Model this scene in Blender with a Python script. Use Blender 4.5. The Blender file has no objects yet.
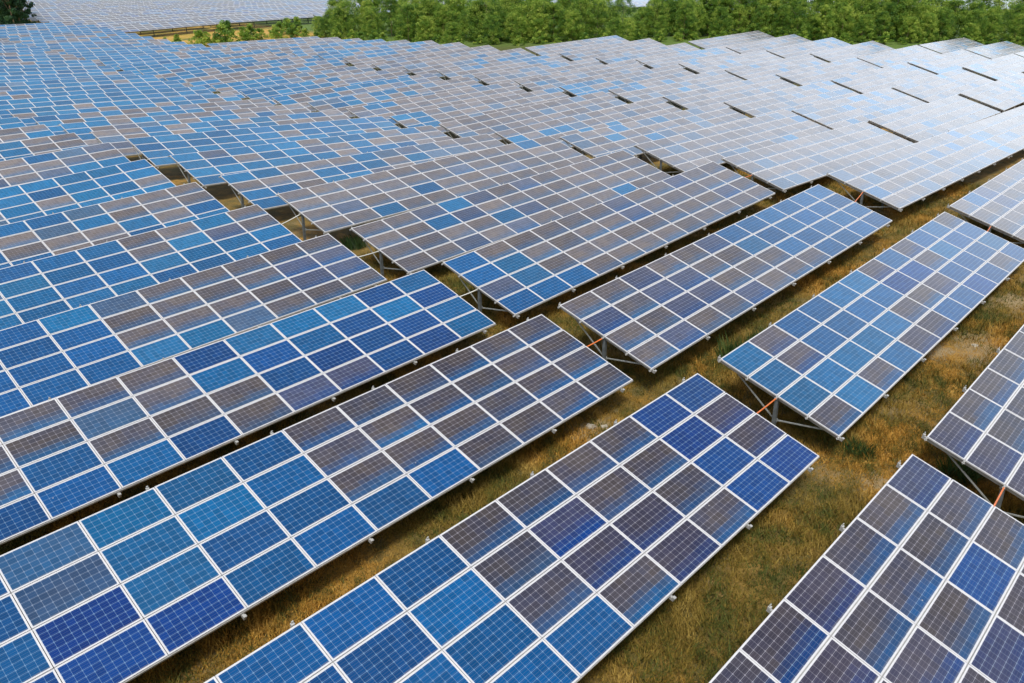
import bpy, math, random
import numpy as np
from mathutils import Matrix, Vector
R = math.radians
scene = bpy.context.scene
COL = scene.collection

# ------------------------------------------------------------------ camera
cam_d = bpy.data.cameras.new('camera'); cam = bpy.data.objects.new('camera', cam_d); COL.objects.link(cam)
YAW, PITCH, FPX = 0.804464, R(22.0), 789.99
cam.location = (0, 0, 0)
cam.rotation_euler = (math.pi/2 - PITCH, 0, -YAW)
cam_d.sensor_width = 36.0; cam_d.lens = FPX/1024*36.0
cam_d.clip_start = 0.1; cam_d.clip_end = 6000
scene.camera = cam

# ------------------------------------------------------------------ world, sun, exposure
SUN_EL, SUN_AZ = R(58), R(232)          # azimuth clockwise from +Y
w = bpy.data.worlds.new('World'); scene.world = w; w.use_nodes = True
nt = w.node_tree; nt.nodes.clear()
sky = nt.nodes.new('ShaderNodeTexSky'); sky.sky_type = 'NISHITA'; sky.sun_disc = False
sky.sun_elevation = SUN_EL; sky.sun_rotation = SUN_AZ; sky.dust_density = 4.0; sky.air_density = 1.0; sky.ozone_density = 1.0
bw = nt.nodes.new('ShaderNodeRGBToBW'); mx = nt.nodes.new('ShaderNodeMixRGB'); mx.inputs[0].default_value = 0.72
bg = nt.nodes.new('ShaderNodeBackground'); bg.inputs[1].default_value = 0.15
out = nt.nodes.new('ShaderNodeOutputWorld')
nt.links.new(sky.outputs[0], bw.inputs[0]); nt.links.new(sky.outputs[0], mx.inputs[1]); nt.links.new(bw.outputs[0], mx.inputs[2])
tcw = nt.nodes.new('ShaderNodeTexCoord'); sxw = nt.nodes.new('ShaderNodeSeparateXYZ'); nt.links.new(tcw.outputs['Generated'], sxw.inputs[0])
mr = nt.nodes.new('ShaderNodeMapRange'); mr.interpolation_type = 'LINEAR'       # bright hazy overcast low down
for nm, vv in (('From Min', 0.0), ('From Max', 0.69), ('To Min', 11.0), ('To Max', 0.0)): mr.inputs[nm].default_value = vv
nt.links.new(sxw.outputs[2], mr.inputs['Value'])
ml = nt.nodes.new('ShaderNodeVectorMath'); ml.operation = 'SCALE'; wm = nt.nodes.new('ShaderNodeMixRGB'); wm.blend_type = 'MULTIPLY'; wm.inputs[0].default_value = 1.0; wm.inputs[2].default_value = (0.98, 1.0, 0.99, 1)
nt.links.new(mx.outputs[0], wm.inputs[1]); nt.links.new(wm.outputs[0], ml.inputs[0]); dt_ = nt.nodes.new('ShaderNodeVectorMath'); dt_.operation = 'DOT_PRODUCT'; nt.links.new(tcw.outputs['Generated'], dt_.inputs[0]); dt_.inputs[1].default_value = (math.sin(R(64)), math.cos(R(64)), 0)
m2 = nt.nodes.new('ShaderNodeMapRange'); m2.interpolation_type = 'SMOOTHSTEP'
for nm, vv in (('From Min', -0.1), ('From Max', 1.0), ('To Min', 0.06), ('To Max', 1.0)): m2.inputs[nm].default_value = vv
nt.links.new(dt_.outputs['Value'], m2.inputs['Value'])
m3 = nt.nodes.new('ShaderNodeMath'); m3.operation = 'MULTIPLY_ADD'; mc = nt.nodes.new('ShaderNodeMath'); mc.operation = 'MINIMUM'; mc.inputs[1].default_value = 4.5; nt.links.new(mr.outputs[0], mc.inputs[0]); nt.links.new(mc.outputs[0], m3.inputs[0]); nt.links.new(m2.outputs[0], m3.inputs[1]); m3.inputs[2].default_value = 0.68
nt.links.new(m3.outputs[0], ml.inputs['Scale'])
nt.links.new(ml.outputs[0], bg.inputs[0]); nt.links.new(bg.outputs[0], out.inputs[0])
sd = bpy.data.lights.new('sun', 'SUN'); sd.energy = 2.6; sd.angle = R(12); sd.color = (1.0, 0.96, 0.9)
sun = bpy.data.objects.new('sun', sd); COL.objects.link(sun)
dv = Vector((math.sin(SUN_AZ)*math.cos(SUN_EL), math.cos(SUN_AZ)*math.cos(SUN_EL), math.sin(SUN_EL)))
sun.rotation_euler = dv.to_track_quat('Z', 'Y').to_euler(); sun.location = (0, 0, 60)
scene.view_settings.view_transform = 'Standard'; scene.view_settings.look = 'None'
scene.view_settings.exposure = 0.12; scene.view_settings.gamma = 1.0
scene.view_settings.use_curve_mapping = False

rnd = random.Random(11)
rng = np.random.default_rng(5)

# ------------------------------------------------------------------ node helpers
class NT:
    def __init__(s, name):
        s.m = bpy.data.materials.new(name); s.m.use_nodes = True; s.t = s.m.node_tree
        s.b = s.t.nodes['Principled BSDF']; s.out = s.t.nodes['Material Output']
    def n(s, typ, **kw):
        nd = s.t.nodes.new(typ)
        for k, v in kw.items(): setattr(nd, k, v)
        return nd
    def l(s, a, b): s.t.links.new(a, b)
    def put(s, sock, v):
        if hasattr(v, 'is_output') or isinstance(v, bpy.types.NodeSocket): s.l(v, sock)
        else: sock.default_value = v
    def math(s, op, a, b=0.0, c=None, clamp=False):
        nd = s.n('ShaderNodeMath', operation=op, use_clamp=clamp)
        s.put(nd.inputs[0], a); s.put(nd.inputs[1], b)
        if c is not None: s.put(nd.inputs[2], c)
        return nd.outputs[0]
    def mix(s, f, a, b, blend='MIX'):
        nd = s.n('ShaderNodeMixRGB', blend_type=blend)
        s.put(nd.inputs[0], f); s.put(nd.inputs[1], a); s.put(nd.inputs[2], b)
        return nd.outputs[0]
    def noise(s, vec, scale, detail=3.0, rough=0.55):
        nd = s.n('ShaderNodeTexNoise'); nd.inputs['Scale'].default_value = scale
        nd.inputs['Detail'].default_value = detail; nd.inputs['Roughness'].default_value = rough
        if vec is not None: s.l(vec, nd.inputs['Vector'])
        return nd.outputs['Fac']
    def smooth(s, v, a, b, lo=0.0, hi=1.0):
        nd = s.n('ShaderNodeMapRange', interpolation_type='SMOOTHSTEP')
        s.put(nd.inputs['Value'], v); nd.inputs['From Min'].default_value = a; nd.inputs['From Max'].default_value = b
        nd.inputs['To Min'].default_value = lo; nd.inputs['To Max'].default_value = hi
        return nd.outputs['Result']
    def ramp(s, f, stops):
        nd = s.n('ShaderNodeValToRGB'); cr = nd.color_ramp
        while len(cr.elements) < len(stops): cr.elements.new(0.5)
        for e, (p, c) in zip(cr.elements, stops): e.position = p; e.color = (*c, 1)
        s.put(nd.inputs[0], f); return nd.outputs[0]

def simple(name, col, rough=0.6, metal=0.0, var=0.12, scale=6.0, bump=0.0):
    k = NT(name); tc = k.n('ShaderNodeTexCoord')
    f = k.noise(tc.outputs['Object'], scale, 4)
    a = tuple(max(0, c*(1-var)) for c in col)+(1,); b = tuple(min(1, c*(1+var)) for c in col)+(1,)
    k.l(k.mix(k.smooth(f, 0.3, 0.7), a, b), k.b.inputs['Base Color'])
    k.b.inputs['Roughness'].default_value = rough; k.b.inputs['Metallic'].default_value = metal
    return k.m

PX, PY = 1.67, 1.012        # pitch of the modules along and up the table
LX, LY = 1.655, 0.989
FR = 0.028                  # frame border incl. white margin

def laminate(name, deck=False):
    """solar laminate: 10 x 6 cells; UV in metres (u along, v up the module)"""
    k = NT(name)
    uvn = k.n('ShaderNodeUVMap'); uvn.uv_map = 'UVMap'
    sp = k.n('ShaderNodeSeparateXYZ'); k.l(uvn.outputs[0], sp.inputs[0])
    u, v = sp.outputs[0], sp.outputs[1]
    oi = k.n('ShaderNodeObjectInfo')
    if deck:
        iu = k.math('FLOOR', k.math('DIVIDE', u, PX)); iv = k.math('FLOOR', k.math('DIVIDE', v, PY))
        cb = k.n('ShaderNodeCombineXYZ'); k.l(iu, cb.inputs[0]); k.l(iv, cb.inputs[1]); k.l(oi.outputs['Random'], cb.inputs[2])
        wn = k.n('ShaderNodeTexWhiteNoise', noise_dimensions='3D'); k.l(cb.outputs[0], wn.inputs['Vector'])
        spc = k.n('ShaderNodeSeparateColor'); k.l(wn.outputs['Color'], spc.inputs[0])
        geo = k.n('ShaderNodeNewGeometry')
        patch = k.noise(geo.outputs['Position'], 0.03, 3)
        grey = k.smooth(k.math('ADD', k.math('MULTIPLY', spc.outputs[0], 0.5), patch), 0.55, 0.85)
        hue = spc.outputs[1]; edge = 0.2; rand = spc.outputs[2]
        um = k.math('SUBTRACT', u, k.math('MULTIPLY', iu, PX)); vm = k.math('SUBTRACT', v, k.math('MULTIPLY', iv, PY))
        u, v = um, vm
    else:
        spc = k.n('ShaderNodeSeparateColor'); k.l(oi.outputs['Color'], spc.inputs[0])
        grey, hue, edge = spc.outputs[0], spc.outputs[1], spc.outputs[2]; rand = oi.outputs['Random']
    # margin between frame and cells
    cw, ch = (LX-2*FR-0.012)/10, (LY-2*FR-0.010)/6
    u0, v0 = FR+0.006, FR+0.005
    cu = k.math('DIVIDE', k.math('SUBTRACT', u, u0), cw); cv = k.math('DIVIDE', k.math('SUBTRACT', v, v0), ch)
    fu = k.math('FRACT', cu); fv = k.math('FRACT', cv)
    du = k.math('MULTIPLY', k.math('SUBTRACT', 0.5, k.math('ABSOLUTE', k.math('SUBTRACT', fu, 0.5))), cw)   # metres to cell border
    dvv = k.math('MULTIPLY', k.math('SUBTRACT', 0.5, k.math('ABSOLUTE', k.math('SUBTRACT', fv, 0.5))), ch)
    lu = k.smooth(du, 0.0024, 0.0046, .9, 0); lv = k.smooth(dvv, 0.0036, 0.0060, 1, 0)
    dia = k.smooth(k.math('ADD', du, dvv), 0.018, 0.023, 1.15, 0)
    gap = k.math('MAXIMUM', k.math('MAXIMUM', lu, lv), dia)
    # busbars run along the module, three per cell
    bb = k.math('ABSOLUTE', k.math('SUBTRACT', k.math('FRACT', k.math('MULTIPLY', fv, 3.0)), 0.5))
    bus = k.math('MULTIPLY', k.smooth(bb, 0.02, 0.05, 1, 0), 0.35)
    # colour of the cells
    geo = k.n('ShaderNodeNewGeometry')
    cuq = k.math('MULTIPLY', k.math('FLOOR', cu), cw); cvq = k.math('MULTIPLY', k.math('ADD', k.math('FLOOR', cv), 0.5), ch)
    cb2 = k.n('ShaderNodeCombineXYZ'); k.l(cuq, cb2.inputs[0]); k.l(cvq, cb2.inputs[1]); k.l(k.math('MULTIPLY', rand, 37.0), cb2.inputs[2])
    n1 = k.noise(cb2.outputs[0], 1.6, 2); 
    wn2 = k.n('ShaderNodeTexWhiteNoise', noise_dimensions='3D')
    cb3 = k.n('ShaderNodeCombineXYZ'); k.l(k.math('FLOOR', cu), cb3.inputs[0]); k.l(k.math('FLOOR', cv), cb3.inputs[1]); k.l(rand, cb3.inputs[2])
    k.l(cb3.outputs[0], wn2.inputs['Vector'])
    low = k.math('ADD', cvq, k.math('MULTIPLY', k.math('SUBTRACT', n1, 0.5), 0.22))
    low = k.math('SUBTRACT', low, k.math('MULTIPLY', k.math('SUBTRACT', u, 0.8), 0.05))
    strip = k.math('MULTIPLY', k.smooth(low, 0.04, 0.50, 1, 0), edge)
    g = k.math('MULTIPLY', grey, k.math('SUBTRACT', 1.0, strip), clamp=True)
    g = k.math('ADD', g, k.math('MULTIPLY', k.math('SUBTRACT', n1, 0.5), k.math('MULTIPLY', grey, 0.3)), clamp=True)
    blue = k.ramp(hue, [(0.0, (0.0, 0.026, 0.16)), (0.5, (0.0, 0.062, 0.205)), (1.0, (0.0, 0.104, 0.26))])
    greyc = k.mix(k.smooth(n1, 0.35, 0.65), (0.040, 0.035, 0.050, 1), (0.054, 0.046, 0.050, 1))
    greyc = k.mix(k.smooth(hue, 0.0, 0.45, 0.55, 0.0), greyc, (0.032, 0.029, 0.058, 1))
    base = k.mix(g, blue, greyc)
    if not deck:         # paler sky reflection of the farther modules, painted into the colour
        dus = k.math('SUBTRACT', 1.0, oi.outputs['Alpha'])  # amount of painted sky-reflection paleness, 1 - object alpha
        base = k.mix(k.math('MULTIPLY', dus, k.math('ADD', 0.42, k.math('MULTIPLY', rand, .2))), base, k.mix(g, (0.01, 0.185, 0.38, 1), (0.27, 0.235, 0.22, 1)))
    br = k.math('ADD', 0.86, k.math('MULTIPLY', wn2.outputs['Value'], 0.28))
    br = k.math('MULTIPLY', br, k.math('ADD', 0.82, k.math('MULTIPLY', rand, 0.36)))
    hs = k.n('ShaderNodeHueSaturation'); k.l(base, hs.inputs['Color']); k.l(br, hs.inputs['Value'])
    base = hs.outputs[0]
    base = k.mix(bus, base, k.mix(0.5, base, (0.45, 0.42, 0.50, 1)))
    base = k.mix(k.math('MULTIPLY', gap, 0.55), base, k.mix(g, (0.20, 0.34, 0.52, 1), (0.36, 0.34, 0.40, 1)))
    dl = k.math('MULTIPLY', k.smooth(v, FR, FR+.05, 1, 0), k.smooth(k.noise(cb2.outputs[0], 5.0, 2), .35, .65, .1, .45))
    base = k.mix(dl, base, (0.30, 0.27, 0.22, 1))
    cbd = k.n('ShaderNodeCombineXYZ'); k.l(u, cbd.inputs[0]); k.l(v, cbd.inputs[1]); k.l(k.math('MULTIPLY', rand, 53.0), cbd.inputs[2])
    vo = k.n('ShaderNodeTexVoronoi'); vo.inputs['Scale'].default_value = 1.3; k.l(cbd.outputs[0], vo.inputs['Vector'])
    base = k.mix(k.math('MULTIPLY', k.smooth(vo.outputs['Distance'], .012, .022, 1, 0), .8), base, (0.6, 0.58, 0.52, 1))
    film = k.smooth(k.noise(geo.outputs['Position'], 0.35, 4, .6), .4, .75, 0, .07)
    base = k.mix(k.math('MULTIPLY', film, g), base, (0.42, 0.36, 0.30, 1))
    # backsheet margin
    mu = k.math('MINIMUM', k.math('SUBTRACT', u, FR), k.math('SUBTRACT', LX-FR, u)); mv = k.math('MINIMUM', k.math('SUBTRACT', v, FR), k.math('SUBTRACT', LY-FR, v))
    mar = k.math('LESS_THAN', k.math('MINIMUM', mu, mv), 0.005)
    base = k.mix(mar, base, (0.62, 0.63, 0.68, 1))
    if deck:
        f2 = k.math('LESS_THAN', k.math('MINIMUM', mu, mv), 0.0)
        base = k.mix(f2, base, (0.72, 0.72, 0.74, 1))
    if deck: base = k.mix(0.16, base, (0.50, 0.58, 0.66, 1))      # whitish sky reflection and haze mixed into the base colour
    k.l(base, k.b.inputs['Base Color'])
    k.b.inputs['Roughness'].default_value = 0.22
    k.b.inputs['IOR'].default_value = 1.58
    k.b.inputs['Sheen Weight'].default_value = 0.55 if deck else 0.10
    k.b.inputs['Sheen Roughness'].default_value = 0.32
    return k.m

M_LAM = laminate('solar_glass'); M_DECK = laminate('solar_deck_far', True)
M_ALU = simple('frame_aluminium', (0.66, 0.66, 0.69), 0.42, 0.15, 0.06)
M_RAIL = simple('galvanised_rail', (0.46, 0.46, 0.45), 0.45, 0.3, 0.12)
M_POST = simple('galvanised_post', (0.15, 0.17, 0.18), 0.5, 0.35, 0.2)
M_BRACE = simple('galvanised_brace', (0.33, 0.35, 0.34), 0.5, 0.3, 0.15)
M_ORANGE = simple('orange_plastic', (0.70, 0.17, 0.03), 0.45, 0, 0.12)
M_WHITE = simple('white_plastic', (0.66, 0.66, 0.62), 0.45, 0, 0.12)
M_BACK = simple('backsheet', (0.6, 0.6, 0.6), 0.6)

# ------------------------------------------------------------------ mesh helpers
class MB:
    def __init__(s): s.v = []; s.f = []; s.mi = []; s.uv = []
    def quad(s, pts, mi=0, uv=None):
        b = len(s.v); s.v += [tuple(p) for p in pts]; s.f.append(tuple(range(b, b+len(pts)))); s.mi.append(mi)
        s.uv.append(uv or [(0, 0)]*len(pts))
    def box(s, x0, x1, y0, y1, z0, z1, mi=0, top_mi=None, M=None, top=True):
        P = [(x0,y0,z0),(x1,y0,z0),(x1,y1,z0),(x0,y1,z0),(x0,y0,z1),(x1,y0,z1),(x1,y1,z1),(x0,y1,z1)]
        if M is not None: P = [tuple(M @ Vector(p)) for p in P]
        for k, idx in enumerate(((3,2,1,0),(4,5,6,7),(0,1,5,4),(1,2,6,5),(2,3,7,6),(3,0,4,7))):
            if k == 1 and not top: continue
            s.quad([P[i] for i in idx], top_mi if (k == 1 and top_mi is not None) else mi)
    def beam(s, a, b, w, h, mi=0):
        a, b = Vector(a), Vector(b); d = (b-a); L = d.length; q = d.to_track_quat('X', 'Z').to_matrix().to_4x4()
        s.box(0, L, -w/2, w/2, -h/2, h/2, mi, M=Matrix.Translation(a) @ q)
    def tube(s, a, b, r0, r1, n=8, mi=0, caps=True):
        a, b = Vector(a), Vector(b); q = (b-a).to_track_quat('Z', 'Y').to_matrix()
        ra = [a + q @ Vector((math.cos(t)*r0, math.sin(t)*r0, 0)) for t in [2*math.pi*i/n for i in range(n)]]
        rb = [b + q @ Vector((math.cos(t)*r1, math.sin(t)*r1, 0)) for t in [2*math.pi*i/n for i in range(n)]]
        for i in range(n): j = (i+1) % n; s.quad([ra[i], ra[j], rb[j], rb[i]], mi)
        if caps: s.quad(ra[::-1], mi); s.quad(rb, mi)
    def mesh(s, name, mats, smooth=False):
        me = bpy.data.meshes.new(name); me.from_pydata(s.v, [], s.f)
        for m in mats: me.materials.append(m)
        me.polygons.foreach_set('material_index', s.mi)
        ul = me.uv_layers.new(name='UVMap'); ul.data.foreach_set('uv', [c for f in s.uv for p in f for c in p])
        if smooth: me.polygons.foreach_set('use_smooth', [True]*len(s.f))
        me.update(); return me
def ob(name, me, parent=None, loc=None, mat=None):
    o = bpy.data.objects.new(name, me); COL.objects.link(o)
    if parent is not None: o.parent = parent
    if mat is not None: o.matrix_local = mat
    elif loc is not None: o.location = loc
    return o
def tag(o, label=None, cat=None, group=None, kind=None):
    for k, v in (('label', label), ('category', cat), ('group', group), ('kind', kind)):
        if v: o[k] = v
    return o

# ------------------------------------------------------------------ terrain
CTRL = [(19.7,28.91,-9.67),(19.77,34.94,-8.97),(41.24,10.82,-9.23),(41.18,16.85,-8.57),(40.9,22.88,-8.18),(40.78,28.91,-8.35),(40.72,34.94,-8.22),(41.32,40.97,-8.56),(40.65,47,-8.46),(40.49,53.03,-8.26),(40.56,59.06,-8.13),(40.71,65.09,-7.96),(40.18,71.12,-7.89),(40.14,77.15,-7.72),(40.03,83.18,-7.29),(40.16,89.21,-7.13),(39.62,95.24,-6.77),(39.62,101.27,-6.54),(39.53,107.3,-6.32),(61.1,22.88,-7.97),(62.06,28.91,-7.6),(61.99,34.94,-7.36),(62.11,40.97,-7.37),(61.79,47,-7.01),(62.2,53.03,-7.11),(62.1,59.06,-6.8),(62.02,65.09,-6.49),(61.97,71.12,-6.34),(61.56,77.15,-6.14),(61.24,83.18,-5.96),(61.4,89.21,-5.5),(61.38,95.24,-5.05),(82.82,22.88,-7.29),(83.26,28.91,-6.95),(83.11,34.94,-6.6),(83.03,40.97,-6.33),(83.38,47,-6.13),(83,53.03,-5.57),(82.4,59.06,-5.36),(82.71,65.09,-5.29),(83.13,71.12,-5.16),(81.49,77.15,-4.33),(103.73,28.91,-5.92),(104.73,34.94,-5.58),(103.8,40.97,-5.17),(103.98,47,-4.89),(104.12,53.03,-4.63),(104.39,59.06,-4.37),(103.18,65.09,-3.71),(124.22,28.91,-5.02),(125.2,34.94,-4.56),(124.52,40.97,-4.07),(18.59,28.91,-9.69),(18.43,40.97,-9.01),(18.43,47,-8.48),(18.63,53.03,-8),(18.6,59.06,-8.17),(6.99,28.91,-10.52),(8.67,34.94,-10.05),(10.25,40.97,-9.64),(11.84,47,-9.11),(13.5,53.03,-8.5),(14.39,59.06,-8.34),(-1.07,16.79,-11.54),(8.95,16.79,-10.99),(18.97,16.79,-10.44),(-1.06,10.7,-11.67),(8.96,10.7,-11.2),(18.98,10.7,-10.73),(-1.06,4.66,-12.03),(8.96,4.66,-11.51),(18.98,4.66,-11),(20.36,10.76,-10.73),(30.38,10.76,-10.09),(40.4,10.76,-9.44),(19.69,16.62,-10.26),(29.71,16.62,-9.55),(39.73,16.62,-8.84),(-1.17,22.79,-11.31),(8.85,22.79,-10.69),(18.87,22.79,-10.08),(19.81,22.76,-10),(29.83,22.76,-9.2),(39.85,22.76,-8.39),(20.34,4.75,-11.1),(30.36,4.75,-10.39),(40.38,4.75,-9.68)]
CTRL += [(80.6,125.4,-3.55),(60.95,125.4,-4.3),(59.6,143.5,-3.5),(62,161,-2.0),(79.5,161,-.6),(111,161,1.2),(48,180,-1.7),(66,180,-.9),
 (30,113,-5.4),(92,300,5.5),(142,350,8.5),(150,300,7.5),(89,450,11),(150,450,14),(300,300,15),(300,450,20),(400,200,14),(400,60,9),
 (250,157,7.5),(180,100,3),(144.6,35,-3.9),(123.5,57,-3.0),(102.7,77,-3.1),(81.2,90,-3.9),(300,0,6),(-60,-60,-15),(-60,150,-10),
 (-60,450,2),(60,-60,-10),(100,-40,-7.5),(200,-60,-2),(20,-25,-12),(60,-20,-9.5)]
C_ = np.array(CTRL, float); SC = 50.0
def tpsk(r2): 
    return np.where(r2 > 1e-12, 0.5*r2*np.log(np.maximum(r2, 1e-12)), 0)
def tps_fit(P, z, lam):
    n = len(P); d = ((P[:, None]-P[None])**2).sum(-1); K = tpsk(d)+lam*np.eye(n)
    Q = np.c_[np.ones(n), P]; A = np.block([[K, Q], [Q.T, np.zeros((3, 3))]])
    return np.linalg.solve(A, np.r_[z, 0, 0, 0])
_P = C_[:, :2]/SC; _S = tps_fit(_P, C_[:, 2], 0.02)
def T(x, y):
    x = np.clip(np.asarray(x, float), -70, 420); y = np.clip(np.asarray(y, float), -70, 470)
    sh = x.shape; q = np.c_[x.ravel(), y.ravel()]/SC
    d = ((q[:, None]-_P[None])**2).sum(-1)
    return (tpsk(d) @ _S[:-3] + _S[-3] + q @ _S[-2:]).reshape(sh)
CLEAR = 0.95
def ground(x, y): return T(x, np.asarray(y, float)+1.93) - CLEAR
def gz(x, y): return float(ground(np.array([x]), np.array([y]))[0])

xs = np.unique(np.r_[np.arange(-10, 70, 1.5), np.arange(70, 430, 6), np.arange(-100, -10, 15), [-2500, -900, -300, 600, 1200, 2500]])
ys = np.unique(np.r_[np.arange(-12, 60, 1.5), np.arange(60, 480, 6), np.arange(-100, -12, 15), [-2500, -900, -300, 700, 1300, 2500]])
X, Y = np.meshgrid(xs, ys); Z = ground(X, Y)
near = (X > -10) & (X < 70) & (Y > -12) & (Y < 60)
Z = Z + np.where(near, 0.05*np.sin(X*0.9+Y*0.4)*np.cos(Y*0.7-X*0.25), 0)
nv = X.size; W_ = len(xs)
idx = np.arange(nv).reshape(X.shape)
F = np.c_[idx[:-1, :-1].ravel(), idx[:-1, 1:].ravel(), idx[1:, 1:].ravel(), idx[1:, :-1].ravel()]
me = bpy.data.meshes.new('ground'); me.from_pydata(np.c_[X.ravel(), Y.ravel(), Z.ravel()].tolist(), [], F.tolist())
me.polygons.foreach_set('use_smooth', [True]*len(F)); me.update()
k = NT('dry_grass_ground'); geo = k.n('ShaderNodeNewGeometry'); pos = geo.outputs['Position']
nA = k.noise(pos, 0.22, 4); nB = k.noise(pos, 1.3, 5, 0.65); nC = k.noise(pos, 9, 5, 0.7); nD = k.noise(pos, 0.5, 4)
c = k.ramp(nB, [(0.3, (0.035, 0.040, 0.007)), (0.45, (0.10, 0.080, 0.012)), (0.53, (0.36, 0.18, 0.016)), (0.66, (0.56, 0.32, 0.06))])
c = k.mix(k.smooth(nA, 0.45, 0.62), k.mix(0.6, c, (0.075, 0.08, 0.016, 1)), c)
c = k.mix(k.math('MULTIPLY', k.smooth(nD, 0.55, 0.68), k.smooth(nC, 0.4, 0.6)), c, (0.36, 0.27, 0.14, 1))
nE = k.noise(pos, 28, 4, 0.7)
c = k.mix(k.smooth(nC, 0.35, 0.6, 0.0, 0.7), c, k.mix(0.65, c, (0.02, 0.022, 0.005, 1)))
c = k.mix(k.smooth(nE, 0.4, 0.62, 0.0, 0.5), c, k.mix(0.6, c, (0.5, 0.3, 0.08, 1)))
spx = k.n('ShaderNodeSeparateXYZ'); k.l(pos, spx.inputs[0])
for bx, by, br in ((31.2, 6.2, 1.1), (17.3, 13.1, .5), (20.6, 5.6, .5), (36.5, 6.4, .7), (30.0, 7.2, .5)):
    dx = k.math('MULTIPLY', k.math('SUBTRACT', spx.outputs[0], bx), .6); dy = k.math('SUBTRACT', spx.outputs[1], by)
    dd = k.math('ADD', k.math('SQRT', k.math('ADD', k.math('MULTIPLY', dx, dx), k.math('MULTIPLY', dy, dy))), k.math('MULTIPLY', k.math('SUBTRACT', nB, .5), 3.0))
    c = k.mix(k.math('MULTIPLY', k.smooth(dd, br*.1, br*1.3, .7, 0), k.smooth(nC, .3, .55, .4, 1)), c, (0.42, 0.31, 0.17, 1))
c = k.mix(k.smooth(k.math('ADD', spx.outputs[1], k.math('MULTIPLY', spx.outputs[0], .5)), 58, 85, 0, .85), c, k.mix(nB, (0.025, 0.045, 0.008, 1), (0.09, 0.085, 0.016, 1)))
far = k.math('MULTIPLY', k.smooth(spx.outputs[1], 120, 132), k.smooth(spx.outputs[0], 92, 96, 1, 0))
c = k.mix(far, c, k.ramp(nA, [(0.38, (0.12, 0.13, 0.02)), (0.5, (0.36, 0.25, 0.035)), (0.65, (0.52, 0.30, 0.07))]))
belt = k.smooth(k.math('ADD', k.math('MULTIPLY', spx.outputs[0], 1.0), k.math('MULTIPLY', spx.outputs[1], .55)), 138, 160)
belt = k.math('MULTIPLY', belt, k.math('SUBTRACT', 1.0, far))
c = k.mix(belt, c, k.mix(nB, (0.05, 0.12, 0.015, 1), (0.14, 0.20, 0.03, 1)))
k.l(c, k.b.inputs['Base Color']); k.b.inputs['Roughness'].default_value = 0.95
bp = k.n('ShaderNodeBump'); bp.inputs['Strength'].default_value = 0.8; bp.inputs['Distance'].default_value = 0.1
k.l(nC, bp.inputs['Height']); k.l(bp.outputs[0], k.b.inputs['Normal'])
me.materials.append(k.m)
g = ob('ground', me); tag(g, kind='structure')

# ------------------------------------------------------------------ grass
def grass():
    n = 330000
    cx = rng.uniform(-1, 55, n); cy = rng.uniform(-4, 30, n)
    bare = np.zeros(n, bool)
    for bx, by, br in ((31.2, 6.2, 1.1), (17.3, 13.1, .5), (20.6, 5.6, .5), (36.5, 6.4, .7), (30.0, 7.2, .5)): bare |= np.hypot((cx-bx)*.6, cy-by) < br*rng.uniform(.5, 1.1, n)
    d = np.hypot(cx, cy); keep = (~bare | (rng.random(n) < .45)) & (rng.random(n) < np.clip(18/np.maximum(d, 1), 0.1, 1))
    az = np.degrees(np.arctan2(cx, cy)); keep &= (az > 8) & (az < 84)
    cx, cy = cx[keep], cy[keep]; n = len(cx)
    nb = 4
    h = rng.uniform(.10, .36, n*nb)*np.repeat(.6+.4*np.sin(cx*.9)*np.sin(cy*1.1+cx*.3)+.25*rng.random(n), nb)
    cx = np.repeat(cx, nb)+rng.normal(0, .05, n*nb); cy = np.repeat(cy, nb)+rng.normal(0, .05, n*nb)
    a = rng.uniform(0, 6.283, n*nb); w2 = rng.uniform(.008, .022, n*nb)
    cz = ground(cx, cy)-0.03
    lean = h*rng.uniform(.2, 1.1, n*nb); b = rng.uniform(0, 6.283, n*nb)
    m = n*nb; V = np.zeros((m, 3, 3))
    V[:, 0] = np.c_[cx-np.cos(a)*w2, cy-np.sin(a)*w2, cz]; V[:, 1] = np.c_[cx+np.cos(a)*w2, cy+np.sin(a)*w2, cz]
    V[:, 2] = np.c_[cx+np.cos(b)*lean, cy+np.sin(b)*lean, cz+h+.03]
    me = bpy.data.meshes.new('grass'); me.vertices.add(m*3); me.vertices.foreach_set('co', V.ravel())
    me.loops.add(m*3); me.loops.foreach_set('vertex_index', np.arange(m*3)); me.polygons.add(m)
    me.polygons.foreach_set('loop_start', np.arange(m)*3); me.polygons.foreach_set('loop_total', np.full(m, 3)); me.update(calc_edges=True)
    k = NT('grass_blades'); geo = k.n('ShaderNodeNewGeometry'); pos = geo.outputs['Position']
    n1 = k.noise(pos, 1.1, 4, .65); n2 = k.noise(pos, 0.22, 4); n3 = k.noise(pos, 25, 2)
    f = k.math('ADD', k.math('MULTIPLY', n1, .6), k.math('MULTIPLY', n3, .4))
    c = k.ramp(f, [(0.36, (0.035, 0.050, 0.006)), (0.46, (0.12, 0.11, 0.014)), (0.52, (0.44, 0.21, 0.018)), (0.65, (0.80, 0.50, 0.13))])
    c = k.mix(k.smooth(n2, 0.42, 0.6), k.mix(0.6, c, (0.07, 0.10, 0.014, 1)), c)
    k.l(c, k.b.inputs['Base Color']); k.b.inputs['Roughness'].default_value = .8
    me.materials.append(k.m)
    tag(ob('grass', me), 'dry brown and green grass between the rows of panels', 'grass', kind='stuff')
grass()

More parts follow.
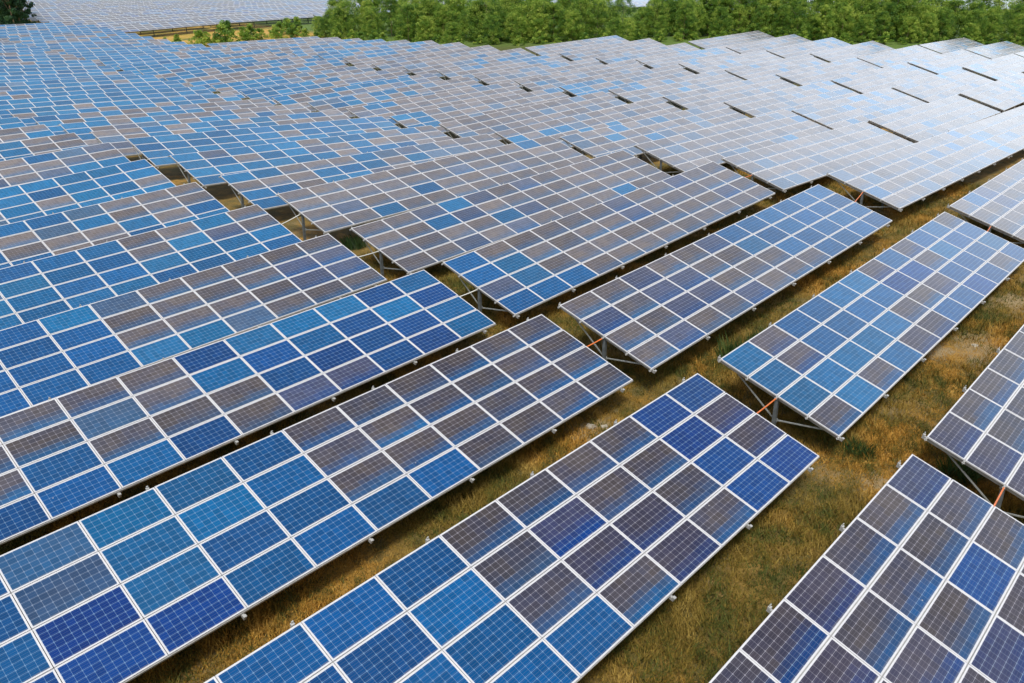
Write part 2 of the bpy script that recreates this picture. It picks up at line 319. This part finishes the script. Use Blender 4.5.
# ------------------------------------------------------------------ solar arrays
TILT = 0.31565
X0, XP, Y0, YP = -1.07, 20.95, 0.85, 6.03
FIT = {(0,0):(-1.06,0.80,-12.03,.05149),(1,0):(-1.06,6.84,-11.67,.04658),(2,0):(-1.07,12.93,-11.54,.05489),(3,0):(-1.17,18.93,-11.31,.06114),
       (0,1):(20.34,0.89,-11.10,.07113),(1,1):(20.36,6.90,-10.73,.06444),(2,1):(19.69,12.76,-10.26,.07085),(3,1):(19.81,18.90,-10.00,.08044),
       (2,2):(41.5,13.1,-8.60,.0224),(1,2):(41.6,7.07,-9.38,.055),(4,1):(19.89,25.15,-9.72,.0643),(5,1):(19.82,31.10,-9.02,.045),(4,0):(-1.36,24.99,-11.12,.0708),
       (5,0):(-1.30,31.01,-10.80,.0734),(6,0):(-1.4,37.05,-10.58,.0775),(7,0):(-1.4,43.08,-10.25,.088)}
def params(i, j):
    if (i, j) in FIT: return FIT[(i, j)]
    if j == 3 and i <= 2:       # abuts its left neighbour
        a = params(i, 2); L = 12*PX+.01; return (a[0]+L*math.cos(a[3]), a[1], a[2]+L*math.sin(a[3]), a[3])
    x = X0+XP*j; y = Y0+YP*i
    jr = random.Random(i*131+j*17)
    z0, z1 = T(np.array([x, x+20.04]), np.array([y+3.86]*2))
    lift = .3 if (i == 26 and j >= 3) else 0
    return (x, y, float(z0)+lift+jr.uniform(-.07, .07), math.asin((z1-z0)/20.04))
def frame_of(s, t=TILT):
    U = Vector((math.cos(s), 0, math.sin(s))); V = Vector((0, math.cos(t), math.sin(t)))
    V = (V-U*U.dot(V)).normalized(); N = U.cross(V)
    return Matrix((U, V, N)).transposed()
def project(P):
    M = cam.rotation_euler.to_matrix().transposed(); q = M @ Vector(P)
    if q.z > -0.5: return None
    return 512+FPX*q.x/-q.z, 341.5-FPX*q.y/-q.z
def visible(i, j):
    x, y, z, s = params(i, j); F = frame_of(s); ok = False; pts = []
    for c in np.linspace(0, 20.04, 7):
        for r in (0, 4.04):
            p = project(Vector((x, y, z))+F @ Vector((c, r, 0)))
            if p: pts.append(p)
    if not pts: return False
    return any(-30 < p[0] < 1054 and -14 < p[1] < 713 for p in pts)

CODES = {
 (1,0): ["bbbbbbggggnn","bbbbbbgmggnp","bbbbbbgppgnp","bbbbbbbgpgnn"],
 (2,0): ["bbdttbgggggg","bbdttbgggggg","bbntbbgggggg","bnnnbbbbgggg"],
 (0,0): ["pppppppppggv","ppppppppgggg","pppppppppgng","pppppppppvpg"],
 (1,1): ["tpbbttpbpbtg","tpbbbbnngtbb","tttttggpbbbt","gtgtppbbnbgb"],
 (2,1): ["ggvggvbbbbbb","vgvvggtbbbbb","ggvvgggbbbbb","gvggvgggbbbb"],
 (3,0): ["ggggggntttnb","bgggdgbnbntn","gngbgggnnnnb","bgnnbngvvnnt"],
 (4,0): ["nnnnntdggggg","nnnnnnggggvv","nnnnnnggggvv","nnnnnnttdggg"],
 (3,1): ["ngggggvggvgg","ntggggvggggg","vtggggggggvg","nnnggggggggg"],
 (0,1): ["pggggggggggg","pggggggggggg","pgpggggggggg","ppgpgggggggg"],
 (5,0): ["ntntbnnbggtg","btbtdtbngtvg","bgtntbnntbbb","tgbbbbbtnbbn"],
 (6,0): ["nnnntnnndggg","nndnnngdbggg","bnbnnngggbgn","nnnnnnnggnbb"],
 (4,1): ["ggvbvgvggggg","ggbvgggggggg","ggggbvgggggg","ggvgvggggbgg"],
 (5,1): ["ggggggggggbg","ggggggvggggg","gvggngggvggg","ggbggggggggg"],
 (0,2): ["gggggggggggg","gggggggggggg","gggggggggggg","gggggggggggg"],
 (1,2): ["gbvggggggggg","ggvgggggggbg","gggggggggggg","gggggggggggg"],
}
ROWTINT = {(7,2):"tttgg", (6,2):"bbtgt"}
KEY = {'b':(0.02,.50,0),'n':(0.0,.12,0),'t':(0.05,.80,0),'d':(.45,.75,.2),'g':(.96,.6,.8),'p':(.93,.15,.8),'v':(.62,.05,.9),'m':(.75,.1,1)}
def patch(x, y, a, b, sc):
    return (math.sin(x*sc+a*1.7+math.sin(y*sc*.8+b)*1.6)+math.sin(y*sc*1.35+b*2.1+math.sin(x*sc*.7+a)*1.4))*.5
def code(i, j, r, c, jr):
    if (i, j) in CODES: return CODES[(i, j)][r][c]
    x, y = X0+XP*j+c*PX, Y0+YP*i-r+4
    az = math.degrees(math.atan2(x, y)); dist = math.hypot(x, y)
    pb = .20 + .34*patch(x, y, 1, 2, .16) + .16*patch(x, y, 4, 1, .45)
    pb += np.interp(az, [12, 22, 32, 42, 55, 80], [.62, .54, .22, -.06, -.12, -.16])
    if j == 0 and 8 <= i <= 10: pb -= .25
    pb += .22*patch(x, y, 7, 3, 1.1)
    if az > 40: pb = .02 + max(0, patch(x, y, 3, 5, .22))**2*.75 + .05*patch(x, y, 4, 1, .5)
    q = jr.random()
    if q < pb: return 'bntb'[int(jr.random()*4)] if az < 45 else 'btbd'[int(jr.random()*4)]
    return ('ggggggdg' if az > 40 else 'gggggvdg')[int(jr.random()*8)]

# module meshes
def module_mesh(framed):
    b = MB(); f = FR-.004; t = .028
    uv = lambda pts: [(p[0], p[1]) for p in pts]
    pts = [(f, f, 0), (LX-f, f, 0), (LX-f, LY-f, 0), (f, LY-f, 0)]
    b.quad(pts, 0, uv(pts)); b.quad([(p[0], p[1], -.008) for p in pts][::-1], 2)
    if framed: frame_geo(b, 1)
    return b.mesh('solar_panel', [M_LAM, M_ALU, M_BACK])
def frame_geo(b, mi):
    f = FR-.004; zt, zb = .004, -.034
    o = [(0, 0), (LX, 0), (LX, LY), (0, LY)]; n = [(f, f), (LX-f, f), (LX-f, LY-f), (f, LY-f)]
    for a in range(4):
        c = (a+1) % 4
        b.quad([(*o[a], zt), (*o[c], zt), (*n[c], zt), (*n[a], zt)], mi)
        b.quad([(*o[a], zb), (*o[c], zb), (*o[c], zt), (*o[a], zt)], mi)
        b.quad([(*n[c], zb), (*n[a], zb), (*n[a], zt), (*n[c], zt)], mi)
        b.quad([(*o[c], zb), (*o[a], zb), (*n[a], zb), (*n[c], zb)], mi)
ME_LAM = module_mesh(False); ME_MOD = module_mesh(True)
_b = MB(); frame_geo(_b, 0); ME_FRAME = _b.mesh('panel_frame', [M_ALU])
# rail along the table
def rail_mesh():
    b = MB(); b.box(-.06, 20.06, -.022, .022, -.085, -.037)
    b.box(-.075, -.03, -.035, .035, -.07, -.060); b.box(-.07, -.055, -.012, .012, -.10, -.01)
    return b.mesh('rail', [M_RAIL])
ME_RAIL = rail_mesh()
def rafter_mesh():
    b = MB(); b.box(-.03, .03, -.10, 4.14, -.165, -.087)
    b.box(-.035, .035, -.115, -.05, -.085, -.05); b.box(-.035, .035, 4.09, 4.15, -.085, -.04)
    b.box(-.022, .022, 4.12, 4.14, -.085, .02)
    return b.mesh('rafter', [M_RAIL])
ME_RAFT = rafter_mesh()
HP = 0.61+CLEAR           # post top above the ground
def post_mesh():
    b = MB(); H = HP+.35
    b.box(-.055, .055, -.05, -.042, -H, 0); b.box(-.055, -.047, -.042, .05, -H, 0); b.box(.047, .055, -.042, .05, -H, 0)
    b.box(-.07, .07, -.07, .07, -.02, .01)
    return b.mesh('post', [M_POST])
ME_POST = post_mesh()
def brace_mesh(up):
    b = MB(); ct, st = math.cos(TILT), math.sin(TILT)
    s = 1.55 if up else -1.55
    b.beam((.07, .03 if up else -.03, -.72), (.07, s*ct, s*st-.02), .035, .035)
    b.box(.04, .10, -.06, .06, -.78, -.66)
    return b.mesh('brace', [M_BRACE])
ME_BU, ME_BD = brace_mesh(True), brace_mesh(False)
RAFT_C = [12-(.35+1.93*k) for k in range(7)]
def support_mesh():
    b = MB()
    for q in (0.02, 1.006, 2.018, 3.03, 4.02): b.box(-.10, 20.06, q-.022, q+.022, -.085, -.037)
    for c in RAFT_C:
        x = c*PX; b.box(x-.03, x+.03, -.10, 4.14, -.165, -.087)
        # post and braces in the tilted frame, close to vertical
        ct, st = math.cos(TILT), math.sin(TILT)
        def tl(y, z): return (x, 2.02+y*ct+z*st, -.15-y*st+z*ct)
        b.beam(tl(0, 0), tl(0, -HP-.2), .1, .1, 1)
        b.beam(tl(0, -.72), tl(1.55*ct, 1.55*st), .035, .035, 2); b.beam(tl(0, -.72), tl(-1.55*ct, -1.55*st), .035, .035, 2)
    return b.mesh('support_frame', [M_RAIL, M_POST, M_BRACE])
ME_SUP = support_mesh()
def far_mesh():
    b = MB(); L, Wd = 12*PX, 4*PY
    pts = [(0, 0, 0), (L, 0, 0), (L, Wd, 0), (0, Wd, 0)]; b.quad(pts, 0, [(p[0]+.001, p[1]+.001) for p in pts])
    b.box(0, L, 0, Wd, -.04, -.002, 1)
    ct, st = math.cos(TILT), math.sin(TILT)
    for c in RAFT_C[::2]+[RAFT_C[0]]:
        x = c*PX; b.beam((x, 2.0, -.05), (x, 2.0-HP*st*1.1, -HP*ct*1.15), .12, .12, 2)
    return b
FARB = far_mesh(); ME_FAR = FARB.mesh('far_array', [M_DECK, M_ALU, M_POST])

ORD = ['zeroth','first','second','third','fourth','fifth','sixth','seventh','eighth','ninth','tenth','eleventh','twelfth','thirteenth','fourteenth',
       'fifteenth','sixteenth','seventeenth','eighteenth','nineteenth','twentieth']
TENS = {20:'twenty', 30:'thirty', 40:'forty', 50:'fifty', 60:'sixty'}
def ordn(n):
    if n <= 20: return ORD[n]
    t = n//10*10
    return {30:'thirtieth', 40:'fortieth', 50:'fiftieth', 60:'sixtieth'}[n] if n == t else TENS[t]+'-'+ORD[n-t]
TONE = {'b':'blue','n':'blue','t':'blue','d':'blue','g':'grey','p':'grey','v':'grey','m':'grey'}
def tone_of(codes):
    s = sum(TONE[ch] == 'blue' for row in codes for ch in row)/48
    return 'all blue' if s > .97 else 'mostly blue' if s > .62 else 'mixed blue and grey' if s > .3 else 'mostly grey' if s > .04 else 'plain grey'

def near_set():
    S = []
    last = {0: 29, 1: 29, 2: 29, 3: 20, 4: 12, 5: 10, 6: 6, 7: 4}
    for j, m in last.items():
        for i in range(-1, m+1):
            if visible(i, j): S.append((i, j))
    return S
def far_set():
    S = []
    for i in range(24, 62):
        for j in range(3, 17):
            x, y, z, s = params(i, j)
            if i < 26 : continue
            if y > 180 and x < 62+(y-180)*.225-17: continue
            S.append((i, j))
    for i in range(-2, 26):
        for j in range(7, 17):
            x = X0+XP*j
            if x > (190 if i < 12 else 148): S.append((i, j))
    S = [t for t in S if visible(*t)]
    S.sort(key=lambda t: math.hypot(X0+XP*t[1], Y0+YP*t[0]))
    return S
NEAR, FAR = near_set(), far_set()
rows_seen = {}
for i, j in NEAR: rows_seen.setdefault(i, []).append(j)
imin = min(rows_seen)
GRP = 'solar arrays in long rows across the sloping field'
def label_for(i, j, tone):
    js = sorted(rows_seen[i]); k = js.index(j)+1; n = i-imin+1
    r = 'nearest row' if n == 1 else ordn(n)+' row from the front'
    return f'{tone} solar array, {ordn(k)} from left in the {r}'

PROTO = {}
def build_near(i, j, detailed):
    x, y, z, s = params(i, j); F = frame_of(s); F4 = F.to_4x4()
    root_p = Vector((x+10.02*math.cos(s), y+1.93, z+10.02*math.sin(s)+.61-HP))
    root = bpy.data.objects.new('solar_array', None); COL.objects.link(root); root.location = root_p
    root.empty_display_size = .5
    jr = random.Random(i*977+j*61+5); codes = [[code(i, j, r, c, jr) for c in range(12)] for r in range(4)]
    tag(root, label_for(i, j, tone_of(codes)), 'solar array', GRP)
    o0 = Vector((x, y, z))-root_p; sky_pale = float(np.interp(y+.45*x, [12, 24, 40, 70], [0, .35, .8, 1]))  # painted reflection paleness, growing with distance up the field
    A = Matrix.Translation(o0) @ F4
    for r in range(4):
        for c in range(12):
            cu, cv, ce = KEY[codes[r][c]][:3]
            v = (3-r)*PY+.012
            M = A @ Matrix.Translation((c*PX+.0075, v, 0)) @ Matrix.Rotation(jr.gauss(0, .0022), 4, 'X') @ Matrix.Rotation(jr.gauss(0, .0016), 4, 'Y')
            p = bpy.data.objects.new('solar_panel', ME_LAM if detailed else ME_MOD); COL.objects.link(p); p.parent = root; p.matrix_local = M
            p.color = (max(0, min(1, cu+jr.uniform(-.06, .03))), max(0, min(1, cv+jr.uniform(-.12, .12))), ce*jr.uniform(.65, 1.15)*(1-.5*sky_pale), 1-sky_pale)
            if detailed:
                f = bpy.data.objects.new('panel_frame', ME_FRAME); COL.objects.link(f); f.parent = p
    if not detailed:
        sp = bpy.data.objects.new('support_frame', ME_SUP); COL.objects.link(sp); sp.parent = root; sp.matrix_local = A
        return root
    for q in (0.02, 1.006, 2.018, 3.03, 4.02):
        ob('rail', ME_RAIL, root, mat=A @ Matrix.Translation((0, q, 0)))
    for c in RAFT_C:
        ob('rafter', ME_RAFT, root, mat=A @ Matrix.Translation((c*PX, 0, 0)))
        top = A @ Vector((c*PX, 2.02, -.16))
        ob('post', ME_POST, root, loc=top); ob('brace', ME_BU, root, loc=top); ob('brace', ME_BD, root, loc=top)
    return root
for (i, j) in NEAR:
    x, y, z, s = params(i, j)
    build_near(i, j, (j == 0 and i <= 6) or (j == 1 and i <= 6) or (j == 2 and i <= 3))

budget = 296-len(NEAR)
far_things, far_rest = FAR[:budget], FAR[budget:]
for (i, j) in far_things:
    x, y, z, s = params(i, j)
    o = bpy.data.objects.new('solar_array', ME_FAR); COL.objects.link(o)
    o.matrix_world = Matrix.Translation((x, y, z)) @ frame_of(s).to_4x4()
    tag(o, 'pale solar array in the dense rows on the far slope behind the trees', 'solar array', 'solar arrays on the far slope')
if far_rest:
    vs, fs, mi, uvs = [], [], [], []
    bv = np.array(FARB.v)
    for (i, j) in far_rest:
        x, y, z, s = params(i, j); Fm = np.array(frame_of(s)); b0 = len(vs)
        vs += (bv @ Fm.T + np.array([x, y, z])).tolist()
        fs += [tuple(a+b0 for a in f) for f in FARB.f]; mi += FARB.mi
        off = (40*PX*(i % 37), 40*PY*(j % 23)); uvs += [[(p[0]+off[0], p[1]+off[1]) for p in u] for u in FARB.uv]
    me = bpy.data.meshes.new('distant_solar_arrays'); me.from_pydata(vs, [], fs)
    for m in (M_DECK, M_ALU, M_POST): me.materials.append(m)
    me.polygons.foreach_set('material_index', mi); ul = me.uv_layers.new(name='UVMap')
    ul.data.foreach_set('uv', [c for f in uvs for p in f for c in p]); me.update()
    tag(ob('distant_solar_arrays', me), 'mass of tiny pale solar arrays covering the far hillside', 'solar arrays', kind='stuff')
print('near', len(NEAR), 'far', len(far_things), 'rest', len(far_rest))

# ------------------------------------------------------------------ conduits bridging the aisle between tables
def conduit(i, j, mat, name, lab):
    x, y, z, s = params(i, j); x2, y2, z2, s2 = params(i, j+1)
    a = Vector((x, y, z))+frame_of(s) @ Vector((20.04-.05, 2.018, -.07)); c = Vector((x2, y2, z2))+frame_of(s2) @ Vector((.05, 2.018, -.07))
    mid = (a+c)/2; b = MB(); n = 6; prev = a-mid
    for k in range(1, n+1):
        t = k/n; p = a.lerp(c, t)-mid; p.z -= .012*math.sin(math.pi*t)
        b.tube(prev, p, .021, .021, 8); prev = p
    o = ob(name, b.mesh(name, [mat], True), loc=mid); tag(o, lab, 'conduit', 'conduits bridging the aisle between neighbouring arrays')
for i, n in ((0, 'lowest'), (1, 'middle'), (2, 'upper')):
    conduit(i, 0, M_ORANGE, 'orange_conduit', {0: 'orange cable conduit at lower right beside the nearest row of arrays', 1: 'orange cable conduit in the aisle right of centre, second row up', 2: 'orange cable conduit in the aisle at the centre, third row up'}[i])
for i in (1, 2, 3):
    conduit(i, 1, M_ORANGE, 'orange_conduit', {1: 'orange cable conduit at the right edge, second aisle from the left, second row up', 2: 'orange cable conduit beside steel post, second aisle, third row up', 3: 'orange cable conduit in second aisle, fourth row up, beside a dark gap'}[i])
for i in (3, 4, 5):
    conduit(i, 0, M_WHITE, 'white_conduit', {3: 'white cable conduit crossing the first aisle, fourth row up, left of centre', 4: 'white cable conduit crossing the first aisle, fifth row up', 5: 'white cable conduit crossing the first aisle, sixth row up'}[i])

# ------------------------------------------------------------------ foliage
def leafmat(name, dark, mid, light):
    k = NT(name); oi = k.n('ShaderNodeObjectInfo'); geo = k.n('ShaderNodeNewGeometry')
    at = k.n('ShaderNodeAttribute'); at.attribute_name = 'tint'
    f = k.math('ADD', k.math('MULTIPLY', at.outputs['Fac'], .75), k.math('MULTIPLY', oi.outputs['Random'], .3))
    c = k.ramp(f, [(0.1, dark), (0.5, mid), (0.95, light)])
    k.l(c, k.b.inputs['Base Color']); k.b.inputs['Roughness'].default_value = .6
    tr = k.n('ShaderNodeBsdfTranslucent'); k.l(c, tr.inputs['Color'])
    ms = k.n('ShaderNodeMixShader'); ms.inputs[0].default_value = .4
    k.l(k.b.outputs[0], ms.inputs[1]); k.l(tr.outputs[0], ms.inputs[2]); k.l(ms.outputs[0], k.out.inputs['Surface'])
    return k.m
M_LEAF = leafmat('acacia_leaves', (.04, .13, .018), (.20, .35, .04), (.52, .62, .11))
M_LEAFD = leafmat('dark_leaves', (.012, .05, .022), (.028, .10, .04), (.07, .17, .06))
M_BARK = simple('bark', (.20, .14, .09), .9, 0, .3, 4)
def crown_mesh(name, rg, H, Rr, nclump, nleaf, size, mat, low=.15, shape='round'):
    V = []; tint = []
    for q in range(nclump):
        t = rg.random()**.8; zc = H*(low+(1-low)*t)
        pr = {'round': math.sin(math.pi*min(1, .22+.72*t))**.55, 'cone': (1-t)*.9+.12, 'bush': math.cos(t*1.45)}[shape]
        a = rg.random()*6.283; rr = Rr*pr*math.sqrt(rg.random())*1.0
        cxy = np.array([math.cos(a)*rr, math.sin(a)*rr, zc]); cr = Rr*(.13+.16*rg.random())
        m = nleaf; d = rg.normal(size=(m, 3)); d /= np.linalg.norm(d, axis=1)[:, None]; d[:, 2] *= .75
        P = cxy+d*cr*(rg.random((m, 1))**.35)
        n1 = rg.normal(size=(m, 3)); n1[:, 2] += .3; n1 /= np.linalg.norm(n1, axis=1)[:, None]
        t1 = np.cross(n1, rg.normal(size=(m, 3))); t1 /= np.linalg.norm(t1, axis=1)[:, None]; t2 = np.cross(n1, t1)
        s = size*rg.uniform(.6, 1.3, (m, 1))
        V.append(np.stack([P-t1*s, P-t2*s*.5, P+t1*s, P+t2*s*.5], 1))
        base = rg.uniform(.0, .95); tint.append(np.clip(base+rg.normal(0, .13, m), 0, 1))
    V = np.concatenate(V); tint = np.concatenate(tint); m = len(V)
    me = bpy.data.meshes.new(name); me.vertices.add(m*4); me.vertices.foreach_set('co', V.ravel())
    me.loops.add(m*4); me.loops.foreach_set('vertex_index', np.arange(m*4)); me.polygons.add(m)
    me.polygons.foreach_set('loop_start', np.arange(m)*4); me.polygons.foreach_set('loop_total', np.full(m, 4)); me.update(calc_edges=True)
    at = me.attributes.new('tint', 'FLOAT', 'POINT'); at.data.foreach_set('value', np.repeat(tint, 4))
    me.materials.append(mat); return me
def trunk_mesh(rg, H, r, nl=5):
    b = MB(); p = Vector((0, 0, -.3)); rad = r; segs = 6; pts = [p]
    for s in range(segs):
        q = Vector((rg.normal()*.10, rg.normal()*.10, H*.86*(s+1)/segs)); b.tube(p, q, rad, rad*.8, 7, caps=False); rad *= .8; p = q; pts.append(q)
    for l in range(nl):
        a = rg.random()*6.283; st = pts[2+l % 4]; L = H*(.2+.18*rg.random())
        e = st+Vector((math.cos(a)*L*.75, math.sin(a)*L*.75, L*.75)); m = st.lerp(e, .5)+Vector((0, 0, -.08*L))
        b.tube(st, m, r*.42, r*.3, 6, caps=False); b.tube(m, e, r*.3, r*.1, 6, caps=False)
    return b.mesh('trunk', [M_BARK], True)
VAR = []
for q in range(7):
    rg = np.random.default_rng(100+q); H = [8.2, 7.4, 8.8, 7.0, 8.0, 6.4, 9.2][q]; Rr = [3.3, 2.9, 3.5, 3.1, 2.7, 3.2, 2.8][q]
    VAR.append((crown_mesh('crown', rg, H, Rr, 200, 80, .105, M_LEAF, .03, 'round'), trunk_mesh(rg, H, .13), H))
VD = []
for q in range(2):
    rg = np.random.default_rng(200+q); VD.append((crown_mesh('crown', rg, 12, 2.8, 120, 90, .20, M_LEAFD, .0, 'cone' if q else 'round'), trunk_mesh(rg, 12, .18), 12))
rgB = np.random.default_rng(300)
BUSH = [crown_mesh('crown', np.random.default_rng(300+q), 2.6, 1.7, 36, 50, .13, M_LEAF, .0, 'bush') for q in range(3)]
BUSHT = [trunk_mesh(np.random.default_rng(310+q), 2.2, .05, 4) for q in range(3)]
def plant(name, x, y, cr, tk, sc, lab, cat, grp, hs=1.0):
    o = bpy.data.objects.new(name, None); COL.objects.link(o); o.location = (x, y, gz(x, y)-.05); o.scale = (sc, sc, sc*hs)
    o.rotation_euler = (0, 0, rnd.uniform(0, 6.28)); tag(o, lab, cat, grp)
    ob('crown', cr, o); ob('trunk', tk, o); return o
# the belt of trees along the stepped end of the near field
LINE = [(91, 141), (96, 128), (99, 112), (102, 98), (108, 90), (117, 84), (128, 76), (136, 66), (142, 58), (150, 50), (158, 42), (163, 32), (170, 20), (176, 6)]
def along(t):
    L = [0]
    for a, b in zip(LINE, LINE[1:]): L.append(L[-1]+math.dist(a, b))
    d = t*L[-1]
    for k in range(len(LINE)-1):
        if d <= L[k+1]+1e-9:
            f = (d-L[k])/(L[k+1]-L[k]); a, b = LINE[k], LINE[k+1]
            nx, ny = (b[1]-a[1]), -(b[0]-a[0]); n = math.hypot(nx, ny)
            return a[0]+(b[0]-a[0])*f, a[1]+(b[1]-a[1])*f, -nx/n, -ny/n
    return (*LINE[-1], 1, 0)
trees = []
for row, (n, off, sc) in enumerate(((58, -1.0, .72), (62, 3.0, 1.0), (56, 7.5, 1.2))):
    for k in range(n):
        t = (k+.5+rnd.uniform(-.35, .35))/n; x, y, nx, ny = along(t)
        if row == 0 and rnd.random() < .25: continue
        o2 = off+rnd.uniform(-1.6, 1.6)
        pxl = 512+790*math.tan(math.atan2(x, y)-YAW)
        sc2 = sc*.92*float(np.interp(pxl, [300, 318, 340, 385, 420, 450, 500, 560, 595, 615, 640, 665, 700, 900, 940, 1000], [.6, .65, .88, .74, .95, .88, .95, .92, .84, .66, .60, .85, 1.02, 1.0, .88, .84]))
        trees.append((row, math.degrees(math.atan2(x, y)), x+nx*o2, y+ny*o2, sc2*rnd.uniform(.80, 1.10)))
RN = ['front', 'middle', 'back']
cnt = [0, 0, 0]
for row, az, x, y, sc in sorted(trees, key=lambda t: (t[0], t[1])):
    cnt[row] += 1; q = rnd.randrange(7)
    if x < 96 and y > 125: sc *= .85
    plant('tree', x, y, VAR[q][0], VAR[q][1], sc, f'{["low light", "leafy mid", "tall"][row]} green tree, {ordn(cnt[row])} from the left in the {RN[row]} line of trees',
          'tree', 'trees in the belt behind the near field')
# scrub at the foot of the belt and in the yellow clearing
sh = []
for k in range(52):
    x, y, nx, ny = along((k+.5)/52); o2 = rnd.uniform(-5.5, -1.5); sh.append((x+nx*o2, y+ny*o2, rnd.uniform(.5, .95)))
sh.sort(key=lambda t: math.atan2(t[0], t[1]))
for k, (x, y, sc) in enumerate(sh):
    plant('shrub', x, y, BUSH[k % 3], BUSHT[k % 3], sc, f'yellow-green shrub, {ordn(k+1)} from the left at the foot of the tree belt', 'shrub', 'shrubs at the foot of the trees', .8)
clr = [(63.5, 144, .6), (82, 139, .9), (86, 140, 1.0), (89, 143, 1.2), (67.0, 138.5, 1.15), (69.5, 141, .9), (71.5, 139, 1.3), (73.6, 141.5, 1.5), (75.5, 139, 1.1), (78, 141, 1.1), (80.5, 142, .8), (66, 145, .7), (84, 143, .8), (87, 146, .9), (90, 148, 1.0)]
for k, (x, y, sc) in enumerate(clr):
    plant('shrub', x, y, BUSH[k % 3], BUSHT[k % 3], sc, f'green bush, {ordn(k+1)} from the left in the yellow clearing at top', 'shrub', 'bushes in the yellow clearing')
# dark trees in the top left corner
dt = [(48, 205), (50.3, 199), (52.6, 204), (51, 214), (54.3, 215), (56.8, 226), (52.5, 222), (49.5, 210), (59, 238), (48, 196), (61, 246)]
dt = [(x+7.2, y) for x, y in dt]; dt.sort(key=lambda t: math.atan2(t[0], t[1]))
for k, (x, y) in enumerate(dt):
    q = k % 2; plant('tree', x, y, VD[q][0], VD[q][1], rnd.uniform(.75, 1.05), f'dark green tree, {ordn(k+1)} from the left in the clump at top left', 'tree', 'dark trees at top left')
# weeds between the near rows
M_WEED = leafmat('weed_leaves', (.020, .055, .012), (.045, .095, .018), (.11, .15, .03))
def weed_mesh(seed, H, Rr):
    rg = np.random.default_rng(seed); n = 260; V = []
    a = rg.random(n)*6.283; r0 = Rr*np.sqrt(rg.random(n))*.7; h = H*rg.uniform(.4, 1, n); ln = rg.uniform(.1, .5, n)*Rr
    bx, by = np.cos(a)*r0, np.sin(a)*r0; b2 = rg.random(n)*6.283; w2 = .014
    V = np.stack([np.c_[bx-w2, by, 0*h], np.c_[bx+w2, by, 0*h], np.c_[bx+np.cos(b2)*ln*.5+w2*.8, by+np.sin(b2)*ln*.5, h*.6], np.c_[bx+np.cos(b2)*ln, by+np.sin(b2)*ln, h]], 1)
    me = bpy.data.meshes.new('weed_clump'); me.vertices.add(n*4); me.vertices.foreach_set('co', V.ravel())
    me.loops.add(n*4); me.loops.foreach_set('vertex_index', np.arange(n*4)); me.polygons.add(n)
    me.polygons.foreach_set('loop_start', np.arange(n)*4); me.polygons.foreach_set('loop_total', np.full(n, 4)); me.update(calc_edges=True)
    at = me.attributes.new('tint', 'FLOAT', 'POINT'); at.data.foreach_set('value', np.repeat(rg.random(n), 4)); me.materials.append(M_WEED); return me
WEEDS = [(24.1,12.2,1.0,.8,'tall green weeds beside the low edge of an array, right of centre'),(25.6,12.0,.8,.7,'smaller green weeds under the low edge of an array, right of centre'),(21.6,6.7,.5,.55,'dark green weed patch at the low corner of the blue array at right'),(21.5,31.3,.7,.8,'green weeds in the aisle gap left of centre'),(22.5,4.2,.6,.7,'green weeds in the shade under the array at right edge')]
for k, (x, y, H, Rr, lab) in enumerate(WEEDS):
    o = ob('weed_clump', weed_mesh(400+k, H, Rr), loc=(x, y, gz(x, y)-.02)); tag(o, lab, 'weeds', 'weed clumps in the grass')
M_STONE = simple('pale_stone', (.42, .38, .31), .9, 0, .25, 8)
def stone_mesh(seed, r):
    import bmesh
    rg = np.random.default_rng(seed); bm = bmesh.new(); bmesh.ops.create_icosphere(bm, subdivisions=2, radius=r)
    ph = rg.random(6)*6
    for v in bm.verts:
        n = v.co.normalized(); v.co *= 1+.22*math.sin(3*n.x+ph[0])*math.cos(4*n.y+ph[1])+.12*math.sin(7*n.z+ph[2]+5*n.x); v.co.z *= .5
    me = bpy.data.meshes.new('stone'); bm.to_mesh(me); bm.free(); me.materials.append(M_STONE); return me
STONES = [(17.2,13.2,.16,'large pale stone in the grass left of the centre aisle'),(17.5,12.9,.11,'small pale stone next to the large stone in the grass strip'),(31.3,6.4,.13,'flat pale stone in the bare patch between the right-hand arrays')]
for k, (x, y, r, lab) in enumerate(STONES):
    o = ob('stone', stone_mesh(500+k, r), loc=(x, y, gz(x, y)+r*.1)); o.rotation_euler = (0, 0, k*1.3); tag(o, lab, 'stone', 'pale stones in the grass')
